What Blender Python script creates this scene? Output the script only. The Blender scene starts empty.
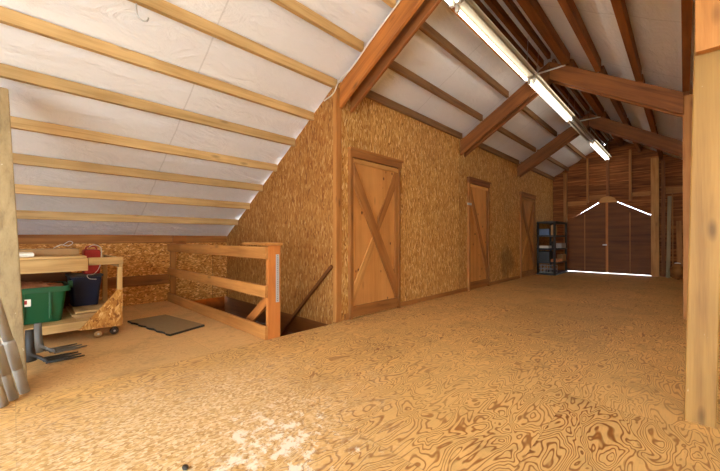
import bpy, bmesh, math, random
from mathutils import Vector, Matrix, noise
random.seed(7)
S = bpy.context.scene
C = S.collection
PI = math.pi
# ------------------------------------------------------------------ colour / nodes
def lin(c):
    return tuple((v/255/12.92 if v/255 <= .04045 else ((v/255+.055)/1.055)**2.4) for v in c)+(1,)
class NT:
    def __init__(s, name):
        s.m = bpy.data.materials.new(name); s.m.use_nodes = True
        s.t = s.m.node_tree; s.b = s.t.nodes['Principled BSDF']; s.out = s.t.nodes['Material Output']
    def n(s, typ, ins=None, **kw):
        nd = s.t.nodes.new(typ)
        for k, v in kw.items(): setattr(nd, k, v)
        for k, v in (ins or {}).items(): s.put(nd.inputs[k], v)
        return nd
    def put(s, sock, v):
        if isinstance(v, bpy.types.NodeSocket): s.t.links.new(v, sock)
        else: sock.default_value = v
    def math(s, op, a, b=0.0, c=0.0, clamp=False):
        nd = s.t.nodes.new('ShaderNodeMath'); nd.operation = op; nd.use_clamp = clamp
        s.put(nd.inputs[0], a); s.put(nd.inputs[1], b)
        if op in ('MULTIPLY_ADD', 'SMOOTH_MIN', 'WRAP'): s.put(nd.inputs[2], c)
        return nd.outputs[0]
    def vmath(s, op, a, b):
        nd = s.t.nodes.new('ShaderNodeVectorMath'); nd.operation = op
        s.put(nd.inputs[0], a); s.put(nd.inputs[1], b)
        return nd.outputs['Value'] if op in ('LENGTH', 'DISTANCE', 'DOT_PRODUCT') else nd.outputs[0]
    def mapr(s, v, a, b, c=0., d=1.):
        nd = s.n('ShaderNodeMapRange', {'Value': v, 'From Min': a, 'From Max': b, 'To Min': c, 'To Max': d}); nd.clamp = True
        return nd.outputs[0]
    def mix(s, f, a, b, mode='MIX'):
        nd = s.t.nodes.new('ShaderNodeMix'); nd.data_type = 'RGBA'; nd.blend_type = mode
        s.put(nd.inputs[0], f); s.put(nd.inputs[6], a); s.put(nd.inputs[7], b)
        return nd.outputs[2]
    def ramp(s, f, stops):
        nd = s.t.nodes.new('ShaderNodeValToRGB'); e = nd.color_ramp.elements
        while len(e) < len(stops): e.new(.5)
        for el, (p, c) in zip(e, stops): el.position = p; el.color = c
        s.put(nd.inputs[0], f); return nd.outputs[0]
    def noise(s, v, sc, det=3., rough=.5, dist=0.):
        nd = s.n('ShaderNodeTexNoise', {'Vector': v, 'Scale': sc, 'Detail': det, 'Roughness': rough, 'Distortion': dist})
        return nd.outputs[0]
    def obj(s): return s.n('ShaderNodeTexCoord').outputs['Object']
    def rnd(s): return s.n('ShaderNodeObjectInfo').outputs['Random']
    def sep(s, v):
        nd = s.n('ShaderNodeSeparateXYZ', {0: v}); return nd.outputs
    def comb(s, x=0., y=0., z=0.):
        return s.n('ShaderNodeCombineXYZ', {0: x, 1: y, 2: z}).outputs[0]
    def bump(s, h, st=.3, d=.01):
        s.put(s.b.inputs['Normal'], s.n('ShaderNodeBump', {'Height': h, 'Strength': st, 'Distance': d}).outputs[0])
    def fin(s, col, rough=.6, metal=0., spec=.3):
        s.put(s.b.inputs['Base Color'], col); s.put(s.b.inputs['Roughness'], rough)
        s.put(s.b.inputs['Metallic'], metal); s.put(s.b.inputs['Specular IOR Level'], spec)
        return s.m
def wood(name, dark, light, knots=.5, gs=1., rough=.6, var=.18, fleck=0., dots=False):
    t = NT(name); o = t.obj(); r = t.rnd()
    off = t.math('MULTIPLY', r, 37.); p = t.vmath('ADD', o, t.comb(off, off, off))
    g = t.noise(t.vmath('MULTIPLY', p, (1.1*gs, 17*gs, 17*gs)), 1., 3., .55, .5)
    f = t.noise(t.vmath('MULTIPLY', p, (5, 160, 160)), 1., 2., .5)
    q = t.math('ADD', t.math('MULTIPLY', g, .8), t.math('MULTIPLY', f, .2))
    col = t.ramp(q, [(.3, lin(dark)), (.5, lin([(a+b*2)/3 for a, b in zip(dark, light)])), (.68, lin(light))])
    kn = t.n('ShaderNodeTexVoronoi', {'Vector': t.vmath('MULTIPLY', p, (2.2, 6.5, 6.5)), 'Scale': 1.}).outputs['Distance']
    kf = t.mapr(kn, .05, .16, knots, 0.)
    col = t.mix(kf, col, lin([c*.45 for c in dark]))
    big = t.noise(t.vmath('MULTIPLY', p, (2.5, 2.5, 2.5)), 1., 2.)
    val = t.math('ADD', t.math('MULTIPLY_ADD', r, var*2, 1.-var), t.math('MULTIPLY_ADD', big, .5, -.25))
    col = t.mix(1., col, t.comb(val, val, val), 'MULTIPLY')
    if dots:
        dv = t.n('ShaderNodeTexVoronoi', {'Vector': t.vmath('MULTIPLY', p, (6., 9., 9.)), 'Scale': 1.}).outputs['Distance']
        col = t.mix(t.mapr(dv, .10, .16, .9, 0.), col, lin((70, 32, 12)))
    if fleck:
        w = t.noise(t.vmath('MULTIPLY', p, (9, 22, 22)), 1., 4., .6)
        col = t.mix(t.mapr(w, .68, .72, 0., fleck), col, lin((235, 225, 200)))
    t.bump(q, .25, .004)
    return t.fin(col, rough)
def osb(name, axes, tint=(1, 1, 1), along='v', panel=1.22, poff=0., stain=False, rot=1., iso=1.):
    t = NT(name); X = t.sep(t.obj()); a, b = X[axes[0]], X[axes[1]]
    if along == 'h': a, b = b, a
    wob = t.noise(t.comb(a, b), 5., 2.); wob = t.math('MULTIPLY_ADD', wob, .06, -.03)
    def layer(ang, sa, sb, seed):
        ca, sn = math.cos(ang), math.sin(ang)
        u = t.math('ADD', t.math('MULTIPLY', a, ca), t.math('MULTIPLY', b, sn)); v = t.math('SUBTRACT', t.math('MULTIPLY', b, ca), t.math('MULTIPLY', a, sn))
        vec = t.comb(t.math('MULTIPLY_ADD', u, sa/iso**.5, seed), t.math('MULTIPLY_ADD', v, sb*iso, seed*1.7), t.math('MULTIPLY', wob, 30.))
        vo = t.n('ShaderNodeTexVoronoi', {'Vector': vec, 'Scale': 1., 'Randomness': 1.})
        return t.sep(vo.outputs['Color'])[0], vo.outputs['Distance']
    c1, d1 = layer(.10*rot, 96, 13, 3.1); c2, d2 = layer(-.22*rot, 80, 12, 11.7); c3, d3 = layer(.6*rot, 62, 14, 23.3)
    sel = t.noise(t.comb(t.math('MULTIPLY', a, 22.), t.math('MULTIPLY', b, 7.)), 1., 1.)
    c = t.n('ShaderNodeMix', {0: t.math('GREATER_THAN', sel, .5), 2: c1, 3: c2}).outputs[0]
    c = t.n('ShaderNodeMix', {0: t.math('GREATER_THAN', sel, .63), 2: c, 3: c3}).outputs[0]
    fib = t.noise(t.comb(t.math('MULTIPLY', a, 220.), t.math('MULTIPLY', b, 14.)), 1., 2.)
    q = t.math('ADD', t.math('MULTIPLY', c, .8), t.math('MULTIPLY_ADD', fib, .5, -.15))
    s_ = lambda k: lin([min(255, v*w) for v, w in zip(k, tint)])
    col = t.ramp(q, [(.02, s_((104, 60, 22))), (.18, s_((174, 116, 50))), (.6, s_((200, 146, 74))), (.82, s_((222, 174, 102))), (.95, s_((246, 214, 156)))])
    pi_ = t.math('FLOOR', t.math('DIVIDE', t.math('ADD', X[axes[0]], poff), panel))
    pr = t.n('ShaderNodeTexWhiteNoise', {'W': pi_}, noise_dimensions='1D').outputs['Value']
    fr = t.math('FRACT', t.math('DIVIDE', t.math('ADD', X[axes[0]], poff), panel))
    seam = t.math('LESS_THAN', fr, .004)
    vv = t.math('MULTIPLY_ADD', pr, .2, .9); vv = t.math('SUBTRACT', vv, t.math('MULTIPLY', seam, .45))
    col = t.mix(1., col, t.comb(vv, vv, vv), 'MULTIPLY')
    if stain:
        d = t.vmath('DISTANCE', t.vmath('MULTIPLY', t.obj(), (0, 1, 1.3)), (0, 8.05, .58))
        nz = t.noise(t.obj(), 4., 3.)
        m = t.mapr(t.math('ADD', d, t.math('MULTIPLY_ADD', nz, .9, -.45)), .25, .6, .5, 0.)
        col = t.mix(m, col, lin((84, 62, 30)))
    t.bump(q, .35, .003)
    return t.fin(col, .62, spec=.25)
def plain(name, c, rough=.5, metal=0., spec=.4, var=.08, sc=14., bump=0.):
    t = NT(name); nz = t.noise(t.obj(), sc, 3.)
    v = t.math('MULTIPLY_ADD', nz, var*2, 1-var)
    if bump: t.bump(nz, bump, .004)
    return t.fin(t.mix(1., lin(c), t.comb(v, v, v), 'MULTIPLY'), rough, metal, spec)
def emis(name, c, st):
    t = NT(name); t.fin((.8, .8, .8, 1), .4); t.b.inputs['Emission Color'].default_value = c; t.b.inputs['Emission Strength'].default_value = st
    return t.m
def floor_mat(name, grain, light, dark, worn):
    t = NT(name); o = t.obj(); X = t.sep(o); x, y = X[0], X[1]
    ix = t.math('FLOOR', t.math('DIVIDE', t.math('ADD', x, 6.63), 1.22))
    yo = t.math('ADD', y, t.math('MULTIPLY', t.math('MODULO', ix, 2.), 1.22))
    iy = t.math('FLOOR', t.math('DIVIDE', t.math('ADD', yo, 8.53), 2.44))
    w = t.n('ShaderNodeTexWhiteNoise', {'Vector': t.comb(ix, iy, .5)}, noise_dimensions='3D')
    r = w.outputs['Value']; off = t.math('MULTIPLY', r, 40.)
    px = t.math('ADD', x, off); py = t.math('ADD', y, off)
    n1 = t.noise(t.comb(t.math('MULTIPLY', px, 8.), t.math('MULTIPLY', py, 2.9)), 1., 2., .42, .5)
    lw = t.math('SINE', t.math('MULTIPLY', n1, 2*PI*19))
    fade = t.mapr(t.noise(t.comb(t.math('MULTIPLY', px, 1.3), t.math('MULTIPLY', py, .9), 4.), 1., 2.), .3, .62, .5, 1.)
    gl = t.math('MULTIPLY', t.mapr(lw, .2, .95), fade)
    fib = t.noise(t.comb(t.math('MULTIPLY', px, 130.), t.math('MULTIPLY', py, 7.)), 1., 3.)
    col = t.mix(t.math('MULTIPLY', gl, grain), lin(light), lin(dark))
    fv = t.math('MULTIPLY_ADD', fib, .34, .83)
    big = t.noise(o, .9, 4., .6); bv = t.math('MULTIPLY_ADD', big, .5, .75)
    v = t.math('MULTIPLY', t.math('MULTIPLY', fv, bv), t.math('MULTIPLY_ADD', r, .14, .93))
    col = t.mix(1., col, t.comb(v, v, v), 'MULTIPLY')
    fx = t.math('FRACT', t.math('DIVIDE', t.math('ADD', x, 6.63), 1.22)); fy = t.math('FRACT', t.math('DIVIDE', t.math('ADD', yo, 8.53), 2.44))
    seam = t.math('MAXIMUM', t.math('LESS_THAN', fx, .004), t.math('LESS_THAN', fy, .002))
    col = t.mix(t.math('MULTIPLY', seam, .22), col, lin((90, 56, 24)))
    dirt = t.mapr(t.noise(o, 2.3, 7., .75), .52, .72, 0., .42)
    col = t.mix(dirt, col, lin((122, 92, 52)))
    if worn:
        fl = t.n('ShaderNodeTexVoronoi', {'Vector': t.vmath('MULTIPLY', o, (100, 64, 1)), 'Scale': 1.}).outputs['Color']
        fc = t.ramp(t.sep(fl)[0], [(0, lin((176, 126, 68))), (.45, lin((220, 178, 120))), (1, lin((244, 220, 180)))])
        d = t.vmath('DISTANCE', t.vmath('MULTIPLY', o, (1., .75, 0)), (-1.85, .40, 0))
        nz = t.noise(o, 2.2, 5., .65)
        m = t.mapr(t.math('ADD', d, t.math('MULTIPLY_ADD', nz, 1.5, -.75)), .4, 1.05, .7, 0.)
        col = t.mix(m, col, fc)
        d2 = t.vmath('DISTANCE', t.vmath('MULTIPLY', o, (1., 1., 0)), (-1.45, .87, 0))
        nz2 = t.noise(o, 12., 6., .72)
        m2 = t.mapr(t.math('SUBTRACT', nz2, t.math('MULTIPLY', d2, .36)), .45, .52, 0., .85)
        col = t.mix(m2, col, lin((244, 232, 208)))
        ch = t.noise(o, 26., 2., .5)
        col = t.mix(t.mapr(ch, .78, .8, 0., .8), col, lin((60, 40, 24)))
    t.bump(t.math('ADD', fib, gl), .12, .002)
    return t.fin(col, t.math('MULTIPLY_ADD', fib, .2, .38), spec=.35)
def plank_mat(name):
    t = NT(name); o = t.obj(); X = t.sep(o)
    iz = t.math('FLOOR', t.math('DIVIDE', X[2], .2)); fz = t.math('FRACT', t.math('DIVIDE', X[2], .2))
    r = t.n('ShaderNodeTexWhiteNoise', {'W': iz}, noise_dimensions='1D').outputs['Value']
    g = t.noise(t.comb(t.math('MULTIPLY_ADD', X[0], 1.2, t.math('MULTIPLY', r, 30.)), t.math('MULTIPLY', X[2], 22.)), 1., 4., .6, .6)
    col = t.ramp(g, [(.25, lin((66, 34, 14))), (.5, lin((134, 76, 34))), (.75, lin((186, 118, 58)))])
    v = t.math('MULTIPLY_ADD', r, .4, .75); v = t.math('SUBTRACT', v, t.math('MULTIPLY', t.math('LESS_THAN', fz, .05), .35))
    col = t.mix(1., col, t.comb(v, v, v), 'MULTIPLY')
    t.bump(g, .3, .004); return t.fin(col, .7, spec=.2)
def sheet_mat(name, tint):
    t = NT(name); o = t.obj(); X = t.sep(o)
    n = t.noise(t.vmath('MULTIPLY', o, (1.2, 1.2, 1.2)), 1., 5., .6)
    col = t.mix(n, lin([c*.93 for c in tint]), lin(tint))
    sy = t.math('FRACT', t.math('DIVIDE', t.math('ADD', X[1], 1.0025), 1.515))
    seam = t.math('LESS_THAN', t.math('ABSOLUTE', t.math('SUBTRACT', sy, .5)), .0045)
    col = t.mix(t.math('MULTIPLY', seam, .22), col, lin((130, 118, 104)))
    wr = t.noise(t.vmath('MULTIPLY', o, (3., 1.4, 3.)), 1.6, 5., .6, 1.2)
    wr2 = t.noise(t.vmath('MULTIPLY', o, (26., 7., 26.)), 1., 2., .5, .4)
    msk = t.mapr(t.noise(o, .8, 2.), .45, .65)
    t.bump(t.math('ADD', wr, t.math('MULTIPLY', t.math('MULTIPLY', wr2, msk), .6)), .9, .03)
    return t.fin(col, .42, spec=.4)

M = dict(
 pale=wood('pale_fir', (168, 130, 76), (208, 172, 116), .5),
 brown=wood('brown_fir', (104, 58, 25), (148, 90, 41), .35, var=.12),
 dull=wood('dull_fir', (108, 74, 44), (152, 112, 70), .3, var=.1),
 orange=wood('orange_fir', (134, 76, 30), (182, 112, 50), .5),
 rail=wood('rail_fir', (152, 94, 40), (192, 130, 66), .5, var=.1),
 redpost=wood('reddish_fir', (166, 92, 38), (204, 126, 58), .4, var=.05),
 post=wood('yellow_pine', (130, 92, 42), (166, 124, 62), .6, fleck=.7, var=.05),
 grey=wood('weathered_pale_wood', (128, 106, 72), (170, 146, 104), .3, fleck=.8, var=.05),
 trim=wood('brown_trim_wood', (128, 76, 32), (172, 112, 54), .4, var=.12),
 panel=wood('door_plywood', (182, 116, 52), (214, 150, 80), .3, gs=.5, var=.06, dots=True),
 lightbrace=wood('light_brace_wood', (180, 118, 56), (220, 160, 86), .4),
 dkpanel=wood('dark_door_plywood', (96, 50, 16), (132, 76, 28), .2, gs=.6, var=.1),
 stud=wood('stud_wood', (138, 84, 36), (184, 122, 60), .4, var=.15),
 bench=wood('bench_wood', (168, 126, 72), (210, 170, 108), .4),
 osb_left=osb('osb_left', (1, 2), (1, 1, 1), poff=-.84, stain=True),
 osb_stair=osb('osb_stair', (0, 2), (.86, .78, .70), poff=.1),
 osb_knee=osb('osb_knee', (1, 2), (1.04, .99, .92), along='h', panel=2.44, rot=3., iso=2.2),
 osb_misc=osb('osb_misc', (1, 2)),
 osb_gusset=osb('osb_gusset', (1, 2), (.92, .88, .8), rot=2.5, panel=9., poff=4., iso=2.),
 floor=floor_mat('plywood_floor_grainy', 1., (226, 178, 108), (156, 96, 38), True),
 side=floor_mat('plywood_floor_plain', .45, (218, 172, 110), (172, 120, 64), False),
 plank=plank_mat('gable_planks'),
 sheet=sheet_mat('white_vinyl_sheet', (243, 241, 238)),
 cream=plain('cream_enamel', (172, 160, 136), .5, var=.03),
 white=plain('white_enamel', (226, 222, 210), .4, var=.03),
 metal=plain('galvanised_steel', (186, 184, 178), .45, .35),
 dkmetal=plain('dark_steel', (70, 62, 54), .5, .7),
 black=plain('black_resin', (52, 48, 44), .5),
 grey_pl=plain('grey_pvc', (168, 164, 154), .5, var=.14, sc=9.),
 fork=plain('dark_grey_resin', (104, 98, 88), .5),
 fork2=plain('charcoal_resin', (56, 54, 50), .5),
 green=plain('green_resin', (18, 78, 42), .35, spec=.5, var=.06),
 navy=plain('navy_resin', (22, 28, 52), .5, var=.1),
 red=plain('red_resin', (164, 36, 26), .45),
 rubber=plain('grey_rubber', (138, 112, 74), .8, var=.15, sc=30., bump=.3),
 rubber_edge=plain('dark_rubber_edge', (52, 42, 30), .85),
 card=plain('cardboard', (176, 136, 88), .8),
 debris=plain('scrap_leather', (168, 104, 62), .8, var=.5, sc=30., bump=.6),
 foam=plain('white_foam', (236, 228, 206), .7),
 blue=plain('blue_grey_box', (96, 112, 140), .6),
 tan=plain('tan_box', (176, 136, 84), .7),
 salmon=plain('salmon_box', (220, 150, 100), .7),
 string=plain('white_string', (222, 214, 196), .7),
 ground=plain('pale_gravel', (222, 220, 214), .9, sc=40.),
)
M['tube_on'] = emis('lit_fluorescent_tube', (1., .93, .82, 1), 9.)
M['tube_off'] = plain('unlit_tube_glass', (232, 226, 208), .25, var=.01)
# ------------------------------------------------------------------ objects
LOC = {}
def link(name, bm, m, parent=None, W=None, smooth=False):
    bmesh.ops.recalc_face_normals(bm, faces=bm.faces[:])
    me = bpy.data.meshes.new(name); bm.to_mesh(me); bm.free()
    if smooth:
        for p in me.polygons: p.use_smooth = True
    for mm in (m if isinstance(m, (list, tuple)) else [m]): me.materials.append(mm)
    o = bpy.data.objects.new(name, me); C.objects.link(o)
    W = W or Matrix.Identity(4)
    if parent is not None:
        o.parent = parent; W = LOC[parent.name].inverted() @ W
    o.matrix_local = W
    LOC[o.name] = (LOC[parent.name] @ W) if parent is not None else W
    return o
def tag(o, label, cat=None, group=None, kind=None):
    o['label'] = label
    if cat: o['category'] = cat
    if group: o['group'] = group
    if kind: o['kind'] = kind
    return o
def thing(name, loc, label, cat, group=None, kind=None, rotz=0.):
    o = bpy.data.objects.new(name, None); o.empty_display_size = .1; C.objects.link(o)
    W = Matrix.Translation(loc) @ Matrix.Rotation(rotz, 4, 'Z'); o.matrix_local = W; LOC[o.name] = W
    return tag(o, label, cat, group, kind)
def bm_box(bm, lo, hi, bev=0.):
    r = bmesh.ops.create_cube(bm, size=1.)
    for v in r['verts']:
        v.co = Vector([(a+b)/2+(b-a)*c for a, b, c in zip(lo, hi, v.co)])
    if bev:
        es = list({e for v in r['verts'] for e in v.link_edges})
        bmesh.ops.bevel(bm, geom=es, offset=bev, segments=2, affect='EDGES', profile=.6)
def board(name, a, b, w, h, m, parent=None, up=(0, 0, 1), bev=.004):
    """plank from a to b along its own X; w across, h along `up`"""
    a, b = Vector(a), Vector(b); x = (b-a); L = x.length; x.normalize(); up = Vector(up)
    z = (up-x*up.dot(x)).normalized(); y = z.cross(x)
    bm = bmesh.new(); bm_box(bm, (-L/2, -w/2, -h/2), (L/2, w/2, h/2), min(bev, w*.3, h*.3))
    R = Matrix((x, y, z)).transposed().to_4x4()
    return link(name, bm, m, parent, Matrix.Translation((a+b)/2) @ R)
def box(name, lo, hi, m, parent=None, bev=.004):
    lo, hi = Vector(lo), Vector(hi); d = hi-lo; c = (lo+hi)/2
    i = max(range(3), key=lambda k: d[k]); e = Vector((0, 0, 0)); e[i] = d[i]/2
    if i == 2: return board(name, c-e, c+e, d[0], d[1], m, parent, (0, 1, 0), bev) if True else None
    if i == 0: return board(name, c-e, c+e, d[1], d[2], m, parent, (0, 0, 1), bev)
    return board(name, c-e, c+e, d[0], d[2], m, parent, (0, 0, 1), bev)
def prism_bm(bm, pts, ax, d0, d1):
    def P(p, d): return {'x': (d, p[0], p[1]), 'y': (p[0], d, p[1]), 'z': (p[0], p[1], d)}[ax]
    A = [bm.verts.new(P(p, d0)) for p in pts]; B = [bm.verts.new(P(p, d1)) for p in pts]
    bm.faces.new(A); bm.faces.new(B[::-1])
    for i in range(len(pts)):
        j = (i+1) % len(pts); bm.faces.new((A[i], B[i], B[j], A[j]))
def prism(name, pts, ax, d0, d1, m, parent=None):
    bm = bmesh.new(); prism_bm(bm, pts, ax, d0, d1); return link(name, bm, m, parent)
def tube_bm(bm, pts, r, seg=8, cap=True):
    pts = [Vector(p) for p in pts]; rings = []; n = None
    rr = r if isinstance(r, (list, tuple)) else [r]*len(pts)
    for i, p in enumerate(pts):
        t = (pts[min(i+1, len(pts)-1)]-pts[max(i-1, 0)]).normalized()
        if n is None: n = t.orthogonal().normalized()
        n = (n-t*n.dot(t)).normalized(); b = t.cross(n)
        rings.append([bm.verts.new(p+(n*math.cos(2*PI*k/seg)+b*math.sin(2*PI*k/seg))*rr[i]) for k in range(seg)])
    for A, B in zip(rings, rings[1:]):
        for k in range(seg): bm.faces.new((A[k], A[(k+1) % seg], B[(k+1) % seg], B[k]))
    if cap: bm.faces.new(rings[0][::-1]); bm.faces.new(rings[-1])
def tube(name, pts, r, m, parent=None, seg=8):
    bm = bmesh.new(); tube_bm(bm, pts, r, seg); return link(name, bm, m, parent, smooth=True)
def spline(pts, n=6):
    pts = [Vector(p) for p in pts]; out = []
    for i in range(len(pts)-1):
        p0, p1, p2, p3 = pts[max(i-1, 0)], pts[i], pts[i+1], pts[min(i+2, len(pts)-1)]
        for k in range(n):
            t = k/n
            out.append(.5*((2*p1)+(p2-p0)*t+(2*p0-5*p1+4*p2-p3)*t*t+(3*p1-p0-3*p2+p3)*t**3))
    return out+[pts[-1]]
def lathe(name, prof, c, m, parent=None, seg=24, axis='z'):
    bm = bmesh.new(); rings = []
    for r, z in prof:
        rg = []
        for k in range(seg):
            a = 2*PI*k/seg; p = (r*math.cos(a), r*math.sin(a), z)
            if axis == 'y': p = (p[0], p[2], p[1])
            if axis == 'x': p = (p[2], p[0], p[1])
            rg.append(bm.verts.new(Vector(c)+Vector(p)))
        rings.append(rg)
    for A, B in zip(rings, rings[1:]):
        for k in range(seg): bm.faces.new((A[k], A[(k+1) % seg], B[(k+1) % seg], B[k]))
    bm.faces.new(rings[0][::-1]); bm.faces.new(rings[-1])
    return link(name, bm, m, parent)
def poly_board(name, pts, ax, d0, d1, m, parent=None):
    P = lambda p, d: Vector({'x': (d, p[0], p[1]), 'y': (p[0], d, p[1])}[ax])
    n = len(pts); i = max(range(n), key=lambda k: (Vector(pts[k])-Vector(pts[(k+1) % n])).length)
    x = (P(pts[(i+1) % n], 0)-P(pts[i], 0)).normalized(); z = Vector((1, 0, 0)) if ax == 'x' else Vector((0, 1, 0)); y = z.cross(x)
    c = sum((P(p, (d0+d1)/2) for p in pts), Vector())/n
    W = Matrix.Translation(c) @ Matrix((x, y, z)).transposed().to_4x4(); Wi = W.inverted()
    bm = bmesh.new(); prism_bm(bm, pts, ax, d0, d1)
    for v in bm.verts: v.co = Wi @ v.co
    bmesh.ops.bevel(bm, geom=bm.edges[:], offset=.003, segments=1, affect='EDGES')
    return link(name, bm, m, parent, W)
def struct(o, label, cat): return tag(o, label, cat, None, 'structure')
ORD = ['first', 'second', 'third', 'fourth', 'fifth', 'sixth', 'seventh', 'eighth', 'ninth', 'tenth']
# ------------------------------------------------------------------ key dimensions (metres)
XW, RX, SL = -3.0, -1.5, .62           # corridor wall, ridge, roof slope
XE, YG, YB = -6.0, 11.9, -2.6          # low eave wall, far gable, front gable
def zr(x): return 2.82+SL*(1.5-abs(x-RX))   # underside of the purlins
DL, DR = .105, .17                     # purlin depth left / right slope
# ------------------------------------------------------------------ setting
struct(prism('floor', [(-2.97, YB), (3.1, YB), (3.1, YG+.05), (-3.1, YG+.05), (-3.1, 2.757), (-2.97, 2.757)], 'z', -.05, 0., M['floor']), 'boldly grained plywood floor of the main aisle with a pale scuffed patch', 'floor')
bm = bmesh.new()
prism_bm(bm, [(-6.1, YB), (-2.971, YB), (-2.971, 1.79), (-6.1, 1.79)], 'z', -.05, -.004)
struct(link('floor', bm, M['side']), 'plain plywood floor under the low eave on the left', 'floor')
# ceilings: sagging white sheets resting on the purlins
def sheet(name, x0, x1, dep, label, purl):
    bm = bmesh.new(); nx = int(abs(x1-x0)/.05)+1; ny = int((YG+.03-YB)/.09)+1; g = []
    for j in range(ny+1):
        y = YB+(YG+.03-YB)*j/ny; row = []
        for i in range(nx+1):
            x = x0+(x1-x0)*i/nx
            d = dep if dep == DL else DL+(DR-DL)*min(1, max(0, (x-RX)/.2))
            k = min(abs(x-p) for p in purl)
            sag = (.03 if dep == DL else .014)*min(1, (k/.2))**1.5*(.7+.5*noise.noise((x*.7, y*.6, 3.)))+.01*noise.noise((x*2.2, y*1.1, 7.))*min(1, k/.1)
            row.append(bm.verts.new((x, y, zr(x)+d+.012-sag)))
        g.append(row)
    for j in range(ny):
        for i in range(nx): bm.faces.new((g[j][i], g[j][i+1], g[j+1][i+1], g[j+1][i]))
    ext = bmesh.ops.extrude_face_region(bm, geom=bm.faces[:])
    for v in [e for e in ext['geom'] if isinstance(e, bmesh.types.BMVert)]: v.co.z += .07
    o = link(name, bm, M['sheet'], smooth=True); return struct(o, label, 'ceiling')
PL = [-5.57, -5.16, -4.75, -4.34, -3.88, -3.47, -3.0, -2.58, -2.13, -1.70]
PR = [-1.27, -.87, -.43, .02]
sheet('ceiling', -6.2, RX, DL, 'white vinyl insulation sheet sagging over the purlins of the left roof slope', PL+[RX])
sheet('ceiling', RX, 3.2, DR, 'white vinyl insulation sheet over the purlins of the right roof slope', PR+[RX, .45, .88, 1.31, 1.74, 2.17, 2.6, 3.1])
# left corridor wall, stair wall, eave wall
struct(prism('wall_left', [(2.757, 0), (YG, 0), (YG, 2.90), (2.757, 2.90)], 'x', -3.1, XW, M['osb_left']), 'tan strand board wall with three doors along the left of the aisle', 'wall')
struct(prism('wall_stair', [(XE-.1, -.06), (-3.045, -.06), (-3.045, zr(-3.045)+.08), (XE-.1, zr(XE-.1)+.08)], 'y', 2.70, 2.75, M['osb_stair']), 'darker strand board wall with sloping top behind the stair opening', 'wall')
ke = thing('wall_eave', (XE, -1, 0), 'low strand board knee wall under the eave behind the workbench', 'wall', kind='structure')
prism('panel', [(YB, -.055), (2.70, -.055), (2.70, .93), (YB, .93)], 'x', XE-.05, XE, M['osb_knee'], ke)
box('top_plate', (XE-.08, YB, .935), (XE-.01, 2.70, 1.055), M['stud'], ke)
box('nailer', (XE, YB, .28), (XE+.035, 1.74, .43), M['trim'], ke)
box('block', (XE-.01, 1.80, .90), (XE+.03, 2.0, 1.05), M['orange'], ke)
box('sill_strip', (XE+.0, YB, .93), (XE+.012, 2.69, .945), M['trim'], ke)
# stairwell below the floor
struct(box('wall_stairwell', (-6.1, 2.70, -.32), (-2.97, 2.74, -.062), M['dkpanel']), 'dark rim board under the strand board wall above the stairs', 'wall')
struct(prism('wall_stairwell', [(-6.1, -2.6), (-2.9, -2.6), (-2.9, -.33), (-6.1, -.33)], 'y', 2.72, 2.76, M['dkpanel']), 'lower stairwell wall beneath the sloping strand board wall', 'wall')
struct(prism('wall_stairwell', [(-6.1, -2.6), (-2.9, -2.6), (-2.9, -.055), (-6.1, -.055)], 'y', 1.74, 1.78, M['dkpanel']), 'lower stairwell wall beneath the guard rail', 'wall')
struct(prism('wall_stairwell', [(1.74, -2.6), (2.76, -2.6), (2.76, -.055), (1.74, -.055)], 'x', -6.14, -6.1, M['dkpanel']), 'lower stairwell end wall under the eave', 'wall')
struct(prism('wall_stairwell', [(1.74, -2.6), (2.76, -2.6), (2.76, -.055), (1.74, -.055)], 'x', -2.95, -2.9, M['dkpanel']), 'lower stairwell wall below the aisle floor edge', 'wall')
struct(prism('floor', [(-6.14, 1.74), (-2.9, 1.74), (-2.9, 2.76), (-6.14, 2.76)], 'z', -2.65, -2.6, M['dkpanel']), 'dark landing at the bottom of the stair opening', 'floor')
st = thing('staircase', (-4.4, 2.25, -2.6), 'steep wooden staircase dropping through the opening behind the guard rail', 'stairs')
for yy in (1.81, 2.665): board('stringer', (-3.10, yy, -.235), (-5.4, yy, -2.45), .035, .22, M['brown'], st)
for k in range(8):
    z = -.24-k*.27; x = -3.1-k*.28
    box('tread', (x-.26, 1.83, z-.035), (x, 2.645, z), M['trim'], st)
# front gable (behind the viewer) with an unseen opening added for fill daylight, right wall
bm = bmesh.new()
tp = lambda x: (x, zr(x)+.14)
prism_bm(bm, [(-6.2, 0), (-2.4, 0), (-2.4, 2.15), tp(-2.4), tp(-6.2)], 'y', YB-.05, YB)
prism_bm(bm, [(1.9, 0), (3.2, 0), tp(3.2), tp(1.9)], 'y', YB-.05, YB)
prism_bm(bm, [(-2.4, 2.15), (.97, 2.15), tp(.97), tp(RX), tp(-2.4)], 'y', YB-.05, YB)
struct(link('wall_front', bm, M['plank']), 'plank gable wall behind the viewer with wide opening added for fill daylight', 'wall')
struct(prism('wall_right', [(YB, 0), (YG, 0), (YG, 1.2), (YB, 1.2)], 'x', 3.0, 3.06, M['osb_misc']), 'low strand board wall under the right eave beyond the posts', 'wall')
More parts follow.
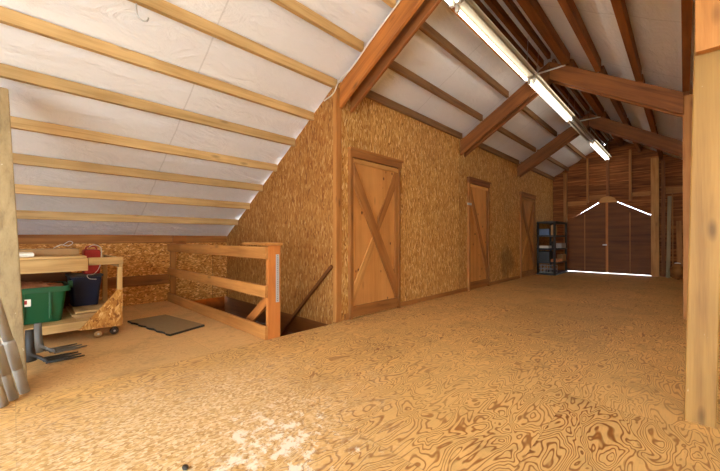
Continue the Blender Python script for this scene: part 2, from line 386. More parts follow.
# far gable with opening for the double door and small ragged gaps at the peak
top = [tp(-3.1), tp(-2.62)]
bm = bmesh.new()
prism_bm(bm, [(-3.1, 0), (-2.64, 0), (-2.64, zr(-2.64)+.14), (-3.1, zr(-3.1)+.14)], 'y', YG, YG+.03)
pts = [(-.60, 1.612), (-.60, zr(-.6)+.19), (-1.37, zr(-1.37)+.19), (-1.375, zr(-1.38)+.10), (-1.395, zr(-1.39)+.10), (-1.40, zr(-1.40)+.19), (-1.485, 3.9), (-1.49, zr(-1.5)+.07), (-1.51, zr(-1.5)+.07), (-1.515, 3.9),
       (-1.64, zr(-1.64)+.13), (-1.645, zr(-1.65)+.06), (-1.665, zr(-1.66)+.06), (-1.67, zr(-1.67)+.13), (-2.64, zr(-2.64)+.13), (-2.64, 1.502), (-1.80, 2.062), (-1.79, 2.03), (-1.37, 2.03), (-1.36, 2.045)]
prism_bm(bm, pts, 'y', YG, YG+.03)
prism_bm(bm, [(-.60, 0), (3.1, 0), (3.1, zr(3.1)+.19), (-.60, zr(-.6)+.19)], 'y', YG, YG+.03)
gw = struct(link('wall_far', bm, M['plank']), 'brown plank gable wall at the far end around the double doors', 'wall')
struct(prism('ground', [(-60, -60), (60, -60), (60, 60), (-60, 60)], 'z', -2.8, -2.7, M['ground']), 'pale ground outside seen only through door gaps', 'ground')
# baseboards between the doors
box('baseboard_left', (XW, 2.80, 0), (XW+.018, 2.872, .075), M['trim'])
box('baseboard_left', (XW, 3.905, 0), (XW+.018, 6.03, .065), M['trim'])
box('baseboard_left', (XW, 6.985, 0), (XW+.018, 8.87, .065), M['trim'])
box('baseboard_left', (XW, 10.015, 0), (XW+.018, 11.88, .065), M['trim'])
for o, l in zip([o for o in C.objects if o.name.startswith('baseboard_left')], ['short strip of baseboard between corner stud and nearest door', 'long strip of baseboard between nearest and middle doors', 'strip of baseboard between middle and farthest doors', 'strip of baseboard behind the black shelving unit']): struct(o, l, 'baseboard')
# ------------------------------------------------------------------ the three wall doors
def door(n, y0, y1, H, label, braces, headm, cw=.055):
    d = thing('door_%d' % n, (XW, (y0+y1)/2, 0), label, 'door', kind='structure')
    x = XW
    box('door_panel', (x+.001, y0+cw, .06), (x+.016, y1-.03, H-.12), M['panel'], d)
    box('side_casing', (x+.001, y0, 0), (x+.045, y0+cw, H-.10), M['trim'], d)
    box('side_casing', (x+.001, y1-.04, 0), (x+.045, y1, H-.10), M['trim'], d)
    box('head_casing', (x+.001, y0-.005, H-.11), (x+.05, y1+.02, H-.025), M[headm], d)
    box('head_cap', (x+.001, y0-.012, H-.025), (x+.062, y1+.05, H+.005), M[headm], d)
    a, b = y0+cw, y1-.04
    box('bottom_rail', (x+.016, a, .02), (x+.036, b, .155), M['trim'], d)
    box('stile', (x+.016, b-.075, .157), (x+.034, b, H-.18), M['trim'], d)
    box('stile', (x+.016, a, .157), (x+.034, a+.03, H-.18), M['lightbrace'], d)
    box('top_rail', (x+.016, a, H-.178), (x+.034, b, H-.125), M['lightbrace'], d)
    zb, zt = .157, H-.18
    h = .30; b2 = b-.077
    for kind in braces:
        if kind == 'down': poly_board('brace', [(a+.001, zt), (a+.001, zt-h), (b2, zb), (b2, zb+h)], 'x', x+.036, x+.054, M['trim'], d)
        else:
            my = (a+b2)/2; mz = (zb+zt)/2; k = (zt-zb-h)/(b2-a)
            f = lambda y: zb+k*(y-a)
            poly_board('brace', [(a+.001, zb), (my-.03, f(my-.03)), (my-.03, f(my-.03)+h*.7), (a+.001, zb+h*.8)], 'x', x+.017, x+.035, M['lightbrace'], d)
            poly_board('brace', [(my+.06, f(my+.06)+.06), (b2, zt-h+.06), (b2, zt), (my+.06, f(my+.06)+h-.02)], 'x', x+.017, x+.035, M['trim'], d)
    return d
door(1, 2.875, 3.89, 2.125, 'nearest orange plywood wall door with brown crossed braces', ['up', 'down'], 'trim')
d2 = door(2, 6.04, 6.97, 2.18, 'middle wall door with one diagonal brace and reddish head board', ['down'], 'brown')
d3 = door(3, 8.88, 10.0, 2.18, 'farthest wall door with crossed braces beside the black shelving', ['up', 'down'], 'trim')
board('latch', (XW+.052, 5.96, 1.66), (XW+.052, 6.12, 1.66), .04, .012, M['metal'], d2, up=(1, 0, 0), bev=.002)
# far double door: two leaves with sloping tops, daylight gaps around them
dd = thing('door_4', (-1.6, YG-.02, 0), 'dark double barn door with sloping top corners and daylight gaps', 'door', kind='structure')
def leaf(pts, x0, x1):
    l = prism('door_leaf', pts, 'y', YG-.05, YG-.012, M['dkpanel'], dd); return l
leaf([(-2.615, .012), (-1.60, .012), (-1.60, 2.03), (-1.80, 2.03), (-2.615, 1.515)], 0, 0)
leaf([(-1.59, .012), (-.63, .012), (-.63, 1.62), (-1.36, 2.03), (-1.59, 2.03)], 0, 0)
box('astragal', (-1.628, YG-.075, .04), (-1.572, YG-.051, 2.03), M['redpost'], dd)
for x in (-2.14, -1.08): box('batten', (x-.012, YG-.06, .06), (x+.012, YG-.051, 1.72), M['stud'], dd)
lt = box('latch', (-1.70, YG-.09, .80), (-1.60, YG-.075, .835), M['white'], dd, .002)
box('threshold_block', (-.60, YG-.16, .0), (-.50, YG-.06, .07), M['foam'], dd)
gp = [(-1.80, 2.035)]
for k in range(13):
    a = PI-PI*k/12; gp.append((-1.585+.215*math.cos(a), 2.04+.17*math.sin(a)))
gp.append((-1.37, 2.035))
o = prism('arched_gusset', gp, 'y', YG-.08, YG-.055, M['lightbrace']); tag(o, 'pale arched plywood gusset above the meeting of the double doors', 'gusset')
# studs, girts and posts on the far gable
def single(o, label, cat, group=None): return tag(o, label, cat, group)
yg = YG-.005
studs = [(-2.69, -2.60, 0, 'stud', 'full height stud on far gable left of the double doors'),
         (-2.09, -2.04, 2.06, 'stud', 'short gable stud above the left door leaf'),
         (-1.61, -1.55, 2.22, 'brown', 'short central gable stud rising above the arched gusset'),
         (-1.10, -1.04, 2.06, 'stud', 'short gable stud above the right door leaf'),
         (-.43, -.36, 0, 'brown', 'dark gable stud just right of the pale door post')]
for x0, x1, z0, m, l in studs: single(box('wall_stud', (x0, yg-.09, z0), (x1, yg, zr((x0+x1)/2)-.02), M[m]), l, 'stud')
single(box('wooden_post', (-.635, yg-.17, 0), (-.475, yg-.005, zr(-.55)-.03), M['lightbrace']), 'pale square post at right of the far double doors', 'post')
single(box('girt', (-2.59, yg-.04, 2.0), (-2.10, yg, 2.13), M['stud']), 'horizontal girt on far gable left of the arched gusset', 'girt')
single(box('girt', (-2.03, yg-.04, 2.15), (-1.62, yg, 2.27), M['trim']), 'short girt on far gable between two studs above left door leaf', 'girt')
single(box('girt', (-1.03, yg-.04, 2.16), (-.65, yg, 2.27), M['stud']), 'horizontal girt on far gable right of the arched gusset', 'girt')
single(box('girt', (-.35, yg-.04, 2.17), (.9, yg, 2.33), M['stud']), 'horizontal girt on far gable behind the leaning lumber', 'girt')
# ------------------------------------------------------------------ roof frame
def rafter(par, xa, xb, y0, y1, m, dep=.28):
    pts = [(xa, zr(xa)-dep), (xb, zr(xb)-dep), (xb, zr(xb)-.003), (xa, zr(xa)-.003)]
    a, b = Vector((xa, (y0+y1)/2, zr(xa))), Vector((xb, (y0+y1)/2, zr(xb)))
    x = (b-a).normalized(); y = Vector((0, 1, 0)); z = x.cross(y)
    R = Matrix((x, y, z)).transposed().to_4x4(); W = Matrix.Translation((a+b)/2) @ R; Wi = W.inverted()
    bm = bmesh.new(); prism_bm(bm, pts, 'y', y0, y1)
    for v in bm.verts: v.co = Wi @ v.co
    bmesh.ops.bevel(bm, geom=bm.edges[:], offset=.004, segments=1, affect='EDGES')
    return link('rafter', bm, m, par, W)
trs = [(2.70, 2.88, 'nearest doubled rafter frame springing from the corner stud beside the first door', 'orange'),
       (5.76, 5.92, 'middle brown rafter frame crossing the aisle between first and middle doors', 'brown'),
       (8.72, 8.88, 'farthest brown rafter frame crossing the aisle before the far gable', 'brown')]
for k, (ya, yb, l, m) in enumerate(trs):
    t = thing('roof_truss', (RX, ya, zr(-3)-.3), l, 'truss')
    for y, m2 in ((ya, m), (yb, 'brown')):
        rafter(t, -2.965 if k == 0 else -2.997, RX-.002, y, y+.04, M[m2]); rafter(t, RX+.002, .0, y, y+.04, M['brown'])
    box('spacer_block', (RX-.12, ya+.041, zr(RX)-.25), (RX+.12, yb-.001, zr(RX)-.08), M['brown'], t)
BAY = ['nearest aisle bay', 'middle aisle bay', 'farthest aisle bay']
def purlin(x, y0, y1, m, dep, label, group, th=.042, zoff=0.):
    a = Vector((x, y0, zr(x)+dep/2+zoff)); b = Vector((x, y1, zr(x)+dep/2+zoff))
    return single(board('roof_purlin', a, b, th, dep-.004, m, None), label, 'purlin', group)
# bay over the workbench: pale purlins
for i, x in enumerate([-5.57, -5.16, -4.75, -4.34, -3.88, -3.47]):
    purlin(x, YB+.02, 2.695, M['pale'], DL, 'pale roof purlin, %s up from the low eave, ending at the stair wall' % ORD[i], 'pale purlins over the workbench', .05)
for x, l in [(-3.02, 'pale roof purlin ending at the top of the corner stud'), (-2.58, 'pale roof purlin second above the corner stud on the near side of the nearest rafters'), (-2.13, 'pale roof purlin highest in view on the near side of the nearest rafters')]:
    purlin(x, YB+.02, 2.695, M['pale'], DL, l, 'pale purlins over the workbench', .05)
for k, (y0, y1) in enumerate([(2.925, 5.755), (5.965, 8.715), (8.925, 11.89)]):
    for i, x in enumerate([-2.97, -2.58, -2.13, -1.70, -1.60]):
        purlin(x, y0, y1, M['dull'] if i < 3 else M['brown'], DL, 'brown left slope purlin, %s up from left wall, %s' % (ORD[i], BAY[k]), 'brown purlins of the left slope', .045 if i < 4 else .05)
    purlin(RX, y0, y1, M['brown'], .09, 'brown ridge board at the roof peak, %s' % BAY[k], 'ridge boards', .045, .03)
    for i, x in enumerate(PR):
        purlin(x, y0, y1, M['brown'], DR, 'brown right slope purlin, %s down from ridge, %s' % (ORD[i], BAY[k]), 'brown purlins of the right slope', .10 if i == 0 else .065)
# posts
def skewpost(name, base, topc, wx, wy, m, label):
    bm = bmesh.new(); L = topc[2]-base[2]
    r = bmesh.ops.create_cube(bm, size=1.)
    for v in r['verts']:
        t = v.co.z+.5; z = v.co.z*L
        v.co = Vector((z, v.co.x*wx+(t-.5)*(topc[0]-base[0]), v.co.y*wy+(t-.5)*(topc[1]-base[1])))
    bmesh.ops.bevel(bm, geom=bm.edges[:], offset=.005, segments=2, affect='EDGES')
    W = Matrix.Translation(((base[0]+topc[0])/2, (base[1]+topc[1])/2, base[2]+L/2)) @ Matrix(((0, 1, 0, 0), (0, 0, 1, 0), (1, 0, 0, 0), (0, 0, 0, 1)))
    return single(link(name, bm, m, None, W), label, 'post')
skewpost('wooden_post', (.058, 2.63, 0), (.118, 2.63, zr(.1)-.01), .122, .13, M['post'], 'big pale yellow post standing on the floor at the right edge')
single(box('scab_board', (.045, 2.50, 1.985), (.34, 2.556, 2.72), M['rail']), 'orange board nailed across the top of the big right post', 'board')
single(box('wooden_post', (-.012, 5.805, 0), (.12, 5.915, zr(.05)-.005), M['rail']), 'brown post under middle rafters, half hidden behind the big right post', 'post')
single(box('wooden_post', (-.012, 8.765, 0), (.12, 8.875, zr(.05)-.005), M['stud']), 'post under farthest rafters, hidden beyond the big right post', 'post')
single(box('corner_stud', (-3.04, 2.665, 0), (-2.982, 2.756, zr(-3)-.01), M['rail']), 'pale corner stud where the stair wall meets the aisle wall', 'stud')
lp = thing('leaning_post', (-3.18, -.0, 0), 'pale weathered post leaning outward at the left edge beside the workbench', 'post')
skp = skewpost('main_timber', (-3.20, .0, 0), (-3.88, -.10, 2.17), .17, .14, M['grey'], 'x'); 
for k in ('label', 'category'): del skp[k]
skp.parent = lp; skp.matrix_local = LOC[lp.name].inverted() @ LOC[skp.name]; skp.name = 'main_timber'
# ------------------------------------------------------------------ guard rail
gr = thing('guard_rail', (-4.5, 1.77, 0), 'wooden guard rail of three boards in front of the stair opening', 'railing')
for z0, z1 in ((0.002, .132), (.418, .534), (.797, .919)): box('rail_board', (-5.96, 1.712, z0), (-2.957, 1.745, z1), M['rail'], gr)
npst = box('newel_post', (-3.0, 1.746, 0.002), (-2.957, 1.886, .93), M['redpost'], gr)
box('end_post', (-5.96, 1.746, 0.002), (-5.92, 1.83, .93), M['rail'], gr)
box('cap_board', (-3.42, 1.70, .932), (-2.94, 1.90, .958), M['rail'], gr)
sb = bmesh.new(); bm_box(sb, (-2.957, 1.832, .36), (-2.953, 1.868, .84))
strap = link('perforated_strap', sb, M['metal'], gr)
sb = bmesh.new()
for k in range(22):
    z = .375+k*.0215; bmesh.ops.create_cube(sb, size=.007, matrix=Matrix.Translation((-2.9525, 1.85, z)) @ Matrix.Diagonal((.2, 1, 1, 1)))
link('strap_hole', sb, M['dkmetal'], strap)
h1 = board('handrail', (-3.06, 2.665, .67), (-4.25, 2.665, -.42), .03, .04, M['dkpanel']); tag(h1, 'dark sloping handrail fixed along the stair wall', 'handrail')
h2 = board('handrail', (-3.06, 1.905, .47), (-4.15, 1.905, -.33), .035, .10, M['redpost']); tag(h2, 'reddish sloping brace running down behind the guard rail newel', 'handrail')
# ------------------------------------------------------------------ fluorescent lights
def fixture(y0, y1, lit, label, suff):
    z = 3.29; x = -1.55
    f = thing('fluorescent_light', (x, (y0+y1)/2, z), label, 'ceiling light', 'row of fluorescent lights under the ridge')
    bm = bmesh.new()
    prof = [(-.072, .0), (-.045, .045), (.06, .045), (.095, .0), (.095, -.005), (.058, .031), (-.046, .031), (-.072, -.005)]
    prism_bm(bm, [(x+a, z+b) for a, b in prof], 'y', y0, y1); link('reflector_hood', bm, M['cream'], f)
    box('ballast_channel', (x-.035, y0+.01, z-.005), (x+.035, y1-.01, z+.03), M['cream'], f)
    if suff == 2: box('mounting_batten', (x-.125, y0, z-.005), (x-.104, y1, z+.035), M['brown'], f)
    for s, on in zip((-.85, .2), lit):
        if on is None: continue
        tube('tube', [(x+s*.062, y0+.05, z-.04), (x+s*.062, y1-.05, z-.04)], .016, M['tube_on'] if on else M['tube_off'], f, 12)
        for yy in (y0+.03, y1-.03): box('lamp_holder', (x+s*.062-.016, yy-.02, z-.062), (x+s*.062+.016, yy+.02, z+.03), M['white'], f, .002)
    for yy in (y0+.2, y1-.2): tube('hanger_wire', [(x, yy, z+.05), (RX-.03, yy, zr(RX)+.02)], .003, M['metal'], f, 5)
fixture(-1.9, .45, (1, 1), 'fluorescent light hanging behind the viewer at the start of the row', 0)
fixture(.50, 2.95, (1, 1), 'brightly lit fluorescent light cut off by the top edge', 1)
fixture(3.0, 5.08, (1, None), 'long fluorescent light with one lit tube before the middle rafters', 2)
fixture(5.13, 7.36, (1, 1), 'brightest fluorescent light passing under the middle rafters', 3)
fixture(7.41, 9.40, (0, 0), 'unlit fluorescent fixture passing under the farthest rafters', 4)
fixture(9.45, 11.70, (1, 1), 'lit fluorescent light nearest the far gable', 5)
for y, l in ((5.76, 'thin white rod across the peak of the middle rafters'), (8.72, 'thin white rod across the peak of the farthest rafters')):
    o = tube('conduit_rod', [(-1.68, y-.014, 3.605), (-1.28, y-.014, 3.605)], .013, M['white']); tag(o, l, 'rod')
# cable along top of the nearest rafter
o = tube('electric_cable', spline([(-3.2, 2.66, 2.70), (-3.02, 2.655, 2.74), (-2.93, 2.66, 2.85), (-2.75, 2.688, 2.955), (-2.4, 2.688, 3.18), (-2.0, 2.688, 3.42), (-1.6, 2.688, 3.66)]), .008, M['string']); tag(o, 'thin white cable along the top of the nearest rafter', 'cable')
hk = spline([(x_, y_+.16, z_) for x_, y_, z_ in [(-3.02, .49, 2.80), (-3.02, .49, 2.76), (-3.02, .50, 2.71), (-3.02, .53, 2.69), (-3.02, .56, 2.70), (-3.02, .57, 2.73)]])
o = tube('metal_hook', hk, .006, M['metal']); tag(o, 'grey metal hook hanging from a pale purlin at top left', 'hook')
# ------------------------------------------------------------------ rolling workbench
wb = thing('rolling_workbench', (-4.65, .1, 0), 'rough wooden rolling workbench against the eave by the leaning post', 'workbench')
x0, x1 = -5.15, -4.22
box('front_rail', (x1-.03, -.75, .685), (x1+.01, .51, .808), M['bench'], wb)
box('front_rail', (x1-.04, .512, .735), (x1, .80, .81), M['bench'], wb)
box('back_rail', (x0, -.75, .69), (x0+.04, .80, .80), M['bench'], wb)
box('shade_panel', (x0-.012, -.75, .192), (x0-.001, .47, .70), M['dkpanel'], wb)  # dark sheet standing in for the deep shade behind the tote
for y in (-.75, .765): box('end_rail', (x0+.041, y, .70), (x1-.041, y+.035, .80), M['bench'], wb)
box('bench_top', (x0, -.75, .811), (x1, .50, .829), M['bench'], wb)
box('shelf_board', (x0, -.75, .172), (x1-.04, .80, .19), M['bench'], wb)
box('shelf_rail', (x1-.03, -.75, .115), (x1, .80, .195), M['bench'], wb)
box('shelf_rail', (x0, -.75, .095), (x0+.03, .80, .171), M['bench'], wb)
for xx in (x1-.075, x0+.04):
    for yy in (-.75, .755): box('leg', (xx, yy, .1915), (xx+.034, yy+.045, .699), M['bench'], wb)
prism('corner_gusset', [(.44, .11), (.79, .10), (.79, .47), (.745, .47)], 'x', x1+.001, x1+.018, M['osb_gusset'], wb)
for cx, cy, mt, dark in ((-4.29, .60, 'tan', 0), (-4.30, .735, 'dkmetal', 1), (-5.05, .70, 'dkmetal', 1), (-4.30, -.66, 'dkmetal', 1), (-5.05, -.66, 'dkmetal', 1)):
    r = .033 if not dark else .038
    cst = lathe('caster_wheel', [(r*.4, -.019), (r*.85, -.018), (r, -.011), (r, .011), (r*.85, .018), (r*.4, .019)], (cx, cy, r+.001), M[mt], wb, 20, 'x')
    lathe('wheel_hub', [(.010, -.024), (.010, .024)], (cx, cy, r+.001), M['metal'], cst, 10, 'x')
    if dark: box('caster_fork', (cx-.028, cy-.012, .06), (cx+.028, cy+.012, .114), M['dkmetal'], wb, .002)
# green tote
def tapered(bm, lo, hi, tap, bev, open_top=True, wall=.006):
    cx, cy = (lo[0]+hi[0])/2, (lo[1]+hi[1])/2
    def ring(z, dx, dy, r, n=5):
        out = []
        for (sx, sy, a0) in ((1, 1, 0), (-1, 1, PI/2), (-1, -1, PI), (1, -1, 3*PI/2)):
            for k in range(n):
                a = a0+PI/2*k/(n-1); out.append(bm.verts.new((cx+sx*(dx-r)+r*math.cos(a), cy+sy*(dy-r)+r*math.sin(a), z)))
        return out
    DX, DY = (hi[0]-lo[0])/2, (hi[1]-lo[1])/2
    R = [ring(lo[2], DX-tap, DY-tap, bev), ring(hi[2], DX, DY, bev), ring(hi[2], DX-wall, DY-wall, bev), ring(lo[2]+.01, DX-tap-wall, DY-tap-wall, bev)]
    n = len(R[0])
    for A, B in zip(R, R[1:]):
        for k in range(n): bm.faces.new((A[k], A[(k+1) % n], B[(k+1) % n], B[k]))
    bm.faces.new(R[0][::-1]); bm.faces.new(R[-1])
tt = thing('storage_tote', (-4.63, .05, .192), 'green storage tote full of scraps on the workbench shelf', 'tote')
bm = bmesh.new(); tapered(bm, (-4.86, -.27, .192), (-4.40, .37, .50), .035, .035); link('tote_body', bm, M['green'], tt)
bm = bmesh.new(); tapered(bm, (-4.88, -.29, .485), (-4.38, .395, .535), -.004, .04, wall=.018); 
o = link('rim', bm, M['green'], tt)
for yy in (.24, .05, -.14): box('rib', (-4.422, yy, .23), (-4.398, yy+.022, .484), M['green'], tt)
box('handle_lug', (-4.66, .396, .49), (-4.60, .43, .56), M['green'], tt)
box('sticker', (-4.421, .0, .365), (-4.404, .115, .43), M['foam'], tt, .001)
box('sticker_band', (-4.4035, .03, .385), (-4.4025, .09, .422), M['red'], tt, .0004)
bm = bmesh.new(); g = []
for i in range(15):
    g.append([bm.verts.new((-4.85+.44*i/14, -.26+.62*j/19, .522+.05*math.sin(PI*i/14)*math.sin(PI*j/19)+.022*noise.noise((i*.9, j*.9, 1.)))) for j in range(20)])
for i in range(14):
    for j in range(19): bm.faces.new((g[i][j], g[i+1][j], g[i+1][j+1], g[i][j+1]))
o = link('scrap_heap', bm, M['debris']); tag(o, 'heap of brown leather scraps filling the green tote', 'scraps', kind='stuff')
# cardboard stack, navy bin, red case
for k, (dx, dy, mt) in enumerate(((0, 0, 'card'), (.03, -.02, 'tan'), (-.02, .01, 'bench'))):
    o = box('cardboard_sheet', (-5.06+dx, .43+dy, .192+k*.022), (-4.42+dx, .74+dy, .212+k*.022), M[mt], None, .003)
    tag(o, ['bottom cardboard sheet of the stack beside the green tote', 'middle cardboard sheet of the stack beside the green tote', 'top sheet of the cardboard stack beneath the navy bin'][k], 'cardboard', 'cardboard stack on the workbench shelf')
nb = thing('storage_bin', (-4.9, .57, .258), 'navy plastic bin on the cardboard stack right of the green tote', 'bin')
bm = bmesh.new(); tapered(bm, (-5.08, .42, .258), (-4.74, .70, .575), .03, .03); link('bin_body', bm, M['navy'], nb)
box('bin_lid', (-5.09, .41, .577), (-4.73, .71, .60), M['black'], nb, .008)
rc = thing('red_case', (-4.87, .62, .602), 'red plastic case standing on the navy bin behind the bench rail', 'case')
bm = bmesh.new(); bm_box(bm, (-4.98, .545, .602), (-4.78, .69, .875), .02); link('case_body', bm, M['red'], rc)
tube('case_handle', spline([(-4.88, .57, .87), (-4.88, .58, .905), (-4.88, .655, .905), (-4.88, .665, .87)]), .008, M['red'], rc)
o = tube('white_string', spline([(-4.74, .58, .905), (-4.72, .62, .93), (-4.72, .68, .90), (-4.73, .69, .80), (-4.72, .67, .68), (-4.70, .62, .61), (-4.69, .56, .60), (-4.69, .58, .56), (-4.69, .64, .55)]), .003, M['string']); tag(o, 'white string dangling over the red case and navy bin', 'string')
o = tube('white_string', spline([(-4.9, .30, .895), (-4.9, .36, .93), (-4.88, .42, .92), (-4.9, .46, .95), (-4.9, .43, .97), (-4.92, .38, .93)]), .003, M['string']); tag(o, 'white string looped on the flat cardboard box on the bench', 'string')
o = box('cardboard_box', (-5.1, -.72, .8305), (-4.63, .485, .89), M['card']); tag(o, 'flat brown cardboard box lying along the workbench top', 'box')
bm = bmesh.new(); bm_box(bm, (-4.58, -.2, .83), (-4.30, .135, .866), .012); o = link('foam_slab', bm, M['foam']); tag(o, 'white foam slab lying on the workbench top beside the post', 'foam')
# ------------------------------------------------------------------ floor things
bm = bmesh.new()
A, B, Cc, D = Vector((-4.80, .95)), Vector((-4.84, 1.37)), Vector((-3.95, 1.52)), Vector((-3.80, 1.12))
edge = [A.lerp(B, k/4) for k in range(4)]+[B.lerp(Cc, k/10) for k in range(10)]+[Cc.lerp(D, k/4) for k in range(4)]
for k in range(16):
    p = D.lerp(A, k/16); n_ = Vector((.32, -.95)) if False else Vector((-.17, -.98)); edge.append(p+n_*.012*math.sin(k*1.9))
mt = thing('rubber_mat', (-4.3, 1.2, 0), 'thick grey rubber mat lying on the plain floor before the guard rail', 'mat')
prism('mat_sheet', [tuple(p) for p in edge], 'z', -.003, .016, M['rubber_edge'], mt)
cen = sum(edge, Vector((0, 0)))/len(edge)
prism('mat_surface', [tuple(cen+(p-cen)*.975) for p in edge], 'z', .016, .020, M['rubber'], mt)
# grey pipes leaning on the post
for k, (b, tpt, r, l) in enumerate((((-3.09, .055, 0), (-3.10, -.16, 1.0), .026, 'grey pipe rightmost of the three leaning at the left edge'),
                                  ((-3.005, .005, 0), (-3.03, -.205, 1.0), .023, 'grey pipe in the middle of the three leaning at the left edge'),
                                  ((-2.93, -.045, 0), (-2.95, -.26, 1.0), .03, 'grey pipe nearest the viewer of the three leaning at the left edge'))):
    p = thing('grey_pipe', b, l, 'pipe', 'grey pipes at the left edge')
    b, tpt = Vector(b), Vector(tpt); d = (tpt-b)
    tube('pipe_body', [b, b+d*.35], r, M['grey_pl'], p, 16); tube('pipe_body', [b+d*.35, tpt], r*.93, M['grey_pl'], p, 16)
    tube('coupling', [b+d*.16, b+d*.335, b+d*.345], [r*1.1, r*1.14, r*1.1], M['grey_pl'], p, 16)
# fork heads
def fork(ox, oy, ang, m, label):
    f = thing('fork_head', (ox, oy, 0), label, 'fork head', None)
    R = Matrix.Translation((ox, oy, 0)) @ Matrix.Rotation(ang, 4, 'Z'); T = lambda p: R @ Vector((p[0]*.62, p[1]*.72, p[2]))
    tube('socket', [T((0, 0, .05)), T((-.015, 0, .15)), T((-.02, 0, .29))], [.034, .028, .025], M[m], f, 14)
    bm = bmesh.new()
    prism_bm(bm, [(-.04, -.04), (.04, -.06), (.11, -.115), (.13, -.115), (.13, .115), (.11, .115), (.04, .06), (-.04, .04)], 'z', .012, .035)
    for v in bm.verts: v.co = T(v.co+Vector((0, 0, max(0, .15-v.co.x)*.5)))
    link('fork_plate', bm, M[m], f)
    for k in range(3):
        y = -.10+k*.10; tube('tine', [T((.11, y, .03)), T((.36, y*1.03, .02)), T((.50, y*1.05, .018))], [.011, .010, .006], M[m], f, 8)
fork(-3.90, .155, math.radians(112), 'fork', 'dark grey fork head with long tines lying before the workbench')
fork(-3.655, .10, math.radians(100), 'fork2', 'charcoal fork head lying nearest the leaning post on the floor')
for x, y, s, r in ((-1.62, .40, .010, .3), (-1.56, .52, .013, 1.), (-1.19, .72, .014, 2.)):
    bm = bmesh.new(); bmesh.ops.create_icosphere(bm, subdivisions=2, radius=1.)
    for v in bm.verts: v.co = Vector((x+s*v.co.x*1.6, y+s*v.co.y, .008+.009*v.co.z))+Vector((1, 1, 0))*.004*noise.noise(v.co*2)
    o = link('bark_chip', bm, M['dkmetal']); tag(o, {.3: 'dark bark chip nearest the bottom edge on worn floor', 1.: 'largest dark bark chip on the worn floor patch', 2.: 'dark chip lying right of the white scuffed patch'}[r], 'wood chip')
# ------------------------------------------------------------------ black shelving unit and what it holds
su = thing('shelving_unit', (-2.75, 10.9, 0), 'black resin shelving unit against the left wall by the far doors', 'shelves')
sx0, sx1, sy0, sy1 = -2.93, -2.52, 10.33, 11.55
LV = [.05, .36, .73, 1.09, 1.47]
for z in LV:
    bm = bmesh.new(); bm_box(bm, (sx0-.03, sy0-.03, z-.045), (sx1+.03, sy1+.03, z), .008); link('shelf', bm, M['black'], su)
for xx in (sx0, sx1):
    for yy in (sy0, sy1): tube('upright', [(xx, yy, 0), (xx, yy, 1.46)], .03, M['black'], su, 12)
def item(name, lo, hi, m, label, cat, bev=.01):
    bm = bmesh.new(); bm_box(bm, lo, hi, bev); return tag(link(name, bm, M[m]), label, cat)
item('blue_bin', (-2.93, 10.38, 1.091), (-2.66, 10.72, 1.27), 'blue', 'blue grey bin on second shelf from top of the black unit', 'bin')
item('tan_box', (-2.63, 10.40, 1.091), (-2.53, 10.62, 1.36), 'tan', 'upright tan box at right end of second shelf from top', 'box')
item('white_box', (-2.95, 10.40, .731), (-2.68, 10.7, .80), 'foam', 'flat white box on middle shelf of the black unit', 'box')
item('dark_jar', (-2.62, 10.42, .731), (-2.53, 10.55, .93), 'dkmetal', 'dark jar standing beside flat white box on middle shelf', 'jar', .03)
item('dark_bin', (-2.95, 10.36, .361), (-2.66, 10.75, .64), 'black', 'dark bin on second shelf from bottom of the black unit', 'bin')
item('salmon_box', (-2.62, 10.36, .361), (-2.46, 10.85, .44), 'salmon', 'small salmon coloured box on second shelf from bottom', 'box')
item('tan_box', (-2.60, 10.9, .361), (-2.46, 11.3, .55), 'tan', 'larger tan box behind the salmon box on low shelf', 'box')
item('grey_box', (-2.60, 10.8, .731), (-2.46, 11.25, .87), 'grey_pl', 'grey box at far end of the middle shelf', 'box')
for k, x in enumerate((-2.86, -2.62)):
    cr = thing('wire_crate', (x, 10.5, .051), ['wire crate at left on the lowest black shelf', 'wire crate at right on the lowest black shelf'][k], 'crate', 'wire crates on the lowest shelf')
    for z in (.06, .16, .26):
        for a, b in (((-.09, -.12), (.09, -.12)), ((-.09, .12), (.09, .12)), ((-.09, -.12), (-.09, .12)), ((.09, -.12), (.09, .12))):
            tube('wire', [(x+a[0], 10.5+a[1], z), (x+b[0], 10.5+b[1], z)], .007, M['metal'], cr, 6)
    for a in (-.09, 0, .09):
        for b in (-.12, .12): tube('wire', [(x+a, 10.5+b, .052), (x+a, 10.5+b, .26)], .006, M['metal'], cr, 6)
for o in C.objects:
    if o.parent is None and o.name.split('.')[0] in ('shelving_unit', 'blue_bin', 'tan_box', 'white_box', 'dark_jar', 'dark_bin', 'salmon_box', 'grey_box', 'wire_crate'): o.location.y -= .2
# leaning lumber and clutter between far door post and the right posts
for a, b, w, m, l in (((-.30, 11.55, 0), (-.27, 11.79, 2.10), .075, 'grey', 'tall pale board leaning on far gable right of the door post'),
                      ((-.21, 11.6, 0), (-.215, 11.79, 2.28), .025, 'stud', 'thin stick leaning beside the tall pale board on far gable'),
                      ((-.08, 11.5, 0), (-.10, 11.78, 1.45), .10, 'trim', 'shorter brown board leaning on far gable nearest right posts')):
    o = board('lumber_board', a, b, w, .025, M[m], None, up=(0, -1, 0)); tag(o, l, 'board')
o = thing('burlap_sack', (-.12, 11.25, 0), 'slumped brown sack on the floor below the leaning lumber', 'sack')
bm = bmesh.new(); bmesh.ops.create_icosphere(bm, subdivisions=3, radius=1.)
for v in bm.verts: v.co = Vector((-.12+.13*v.co.x, 11.25+.17*v.co.y, .2+.2*v.co.z*(1 if v.co.z > 0 else .98)))+v.co*.03*noise.noise(v.co*3)
for v in bm.verts: v.co.z = max(v.co.z, .001)
link('sack_body', bm, M['trim'], o, smooth=True)
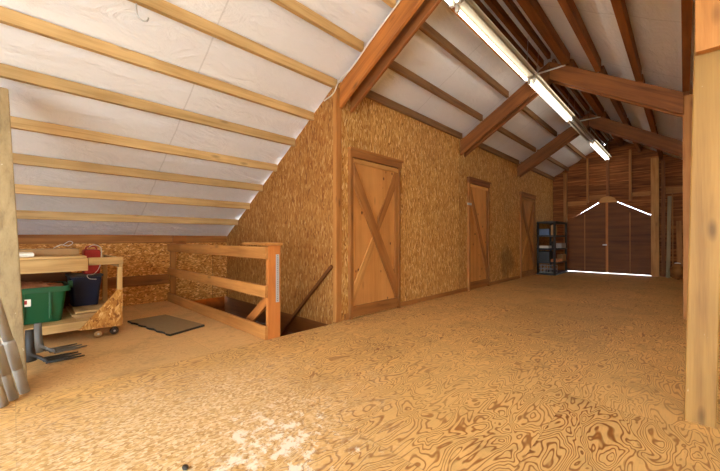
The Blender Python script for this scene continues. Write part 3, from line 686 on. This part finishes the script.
tube('sack_tie', spline([(-.17, 11.25, .39), (-.12, 11.2, .40), (-.07, 11.25, .39), (-.12, 11.3, .40), (-.17, 11.25, .39)]), .012, M['string'], o)
# red can beyond the right post
ck = thing('wooden_crate', (.42, 5.0, 0), 'wooden crate on the floor behind the big right post', 'crate')
for z in (.02, .10): 
    box('slat', (.26, 4.86, z), (.62, 4.875, z+.065), M['stud'], ck); box('slat', (.26, 5.125, z), (.62, 5.14, z+.065), M['stud'], ck)
box('crate_top', (.255, 4.855, .186), (.625, 5.145, .20), M['stud'], ck)
for xx in (.262, .598):
    for yy in (4.878, 5.10): box('corner_cleat', (xx, yy, .001), (xx+.02, yy+.022, .185), M['stud'], ck)
rcn = thing('fuel_can', (.44, 5.0, .201), 'red fuel can on a crate, barely visible past the right post', 'can')
bm = bmesh.new(); bm_box(bm, (.30, 4.9, .201), (.56, 5.1, .56), .03); link('can_body', bm, M['red'], rcn)
tube('can_handle', spline([(.35, 5., .555), (.37, 5., .62), (.49, 5., .62), (.51, 5., .555)]), .012, M['red'], rcn)
lathe('can_cap', [(.025, .55), (.025, .60), (.02, .61)], (.535, 5.0, 0), M['black'], rcn, 14)
# white torn tape on the ceiling sheet
# ------------------------------------------------------------------ world, camera, render look
w = bpy.data.worlds.new('world'); S.world = w; w.use_nodes = True
bg = w.node_tree.nodes['Background']; bg.inputs[0].default_value = (.74, .87, 1., 1); bg.inputs[1].default_value = 16.
cd = bpy.data.cameras.new('camera'); co = bpy.data.objects.new('camera', cd); C.objects.link(co)
cd.sensor_fit = 'HORIZONTAL'; cd.sensor_width = 36.; cd.lens = 335.216/720*36
cd.shift_x = -(361.198-360)/720; cd.shift_y = (237.257-235.5)/720; cd.clip_start = .02
co.location = (0, 0, 1.); co.rotation_euler = (math.radians(90.215), 0, math.radians(43.941))
S.camera = co
S.view_settings.view_transform = 'Standard'; S.view_settings.look = 'None'; S.view_settings.gamma = 1.
S.view_settings.exposure = .1
S.cycles.diffuse_bounces = 6; S.cycles.max_bounces = 10; S.cycles.caustics_reflective = False; S.cycles.caustics_refractive = False
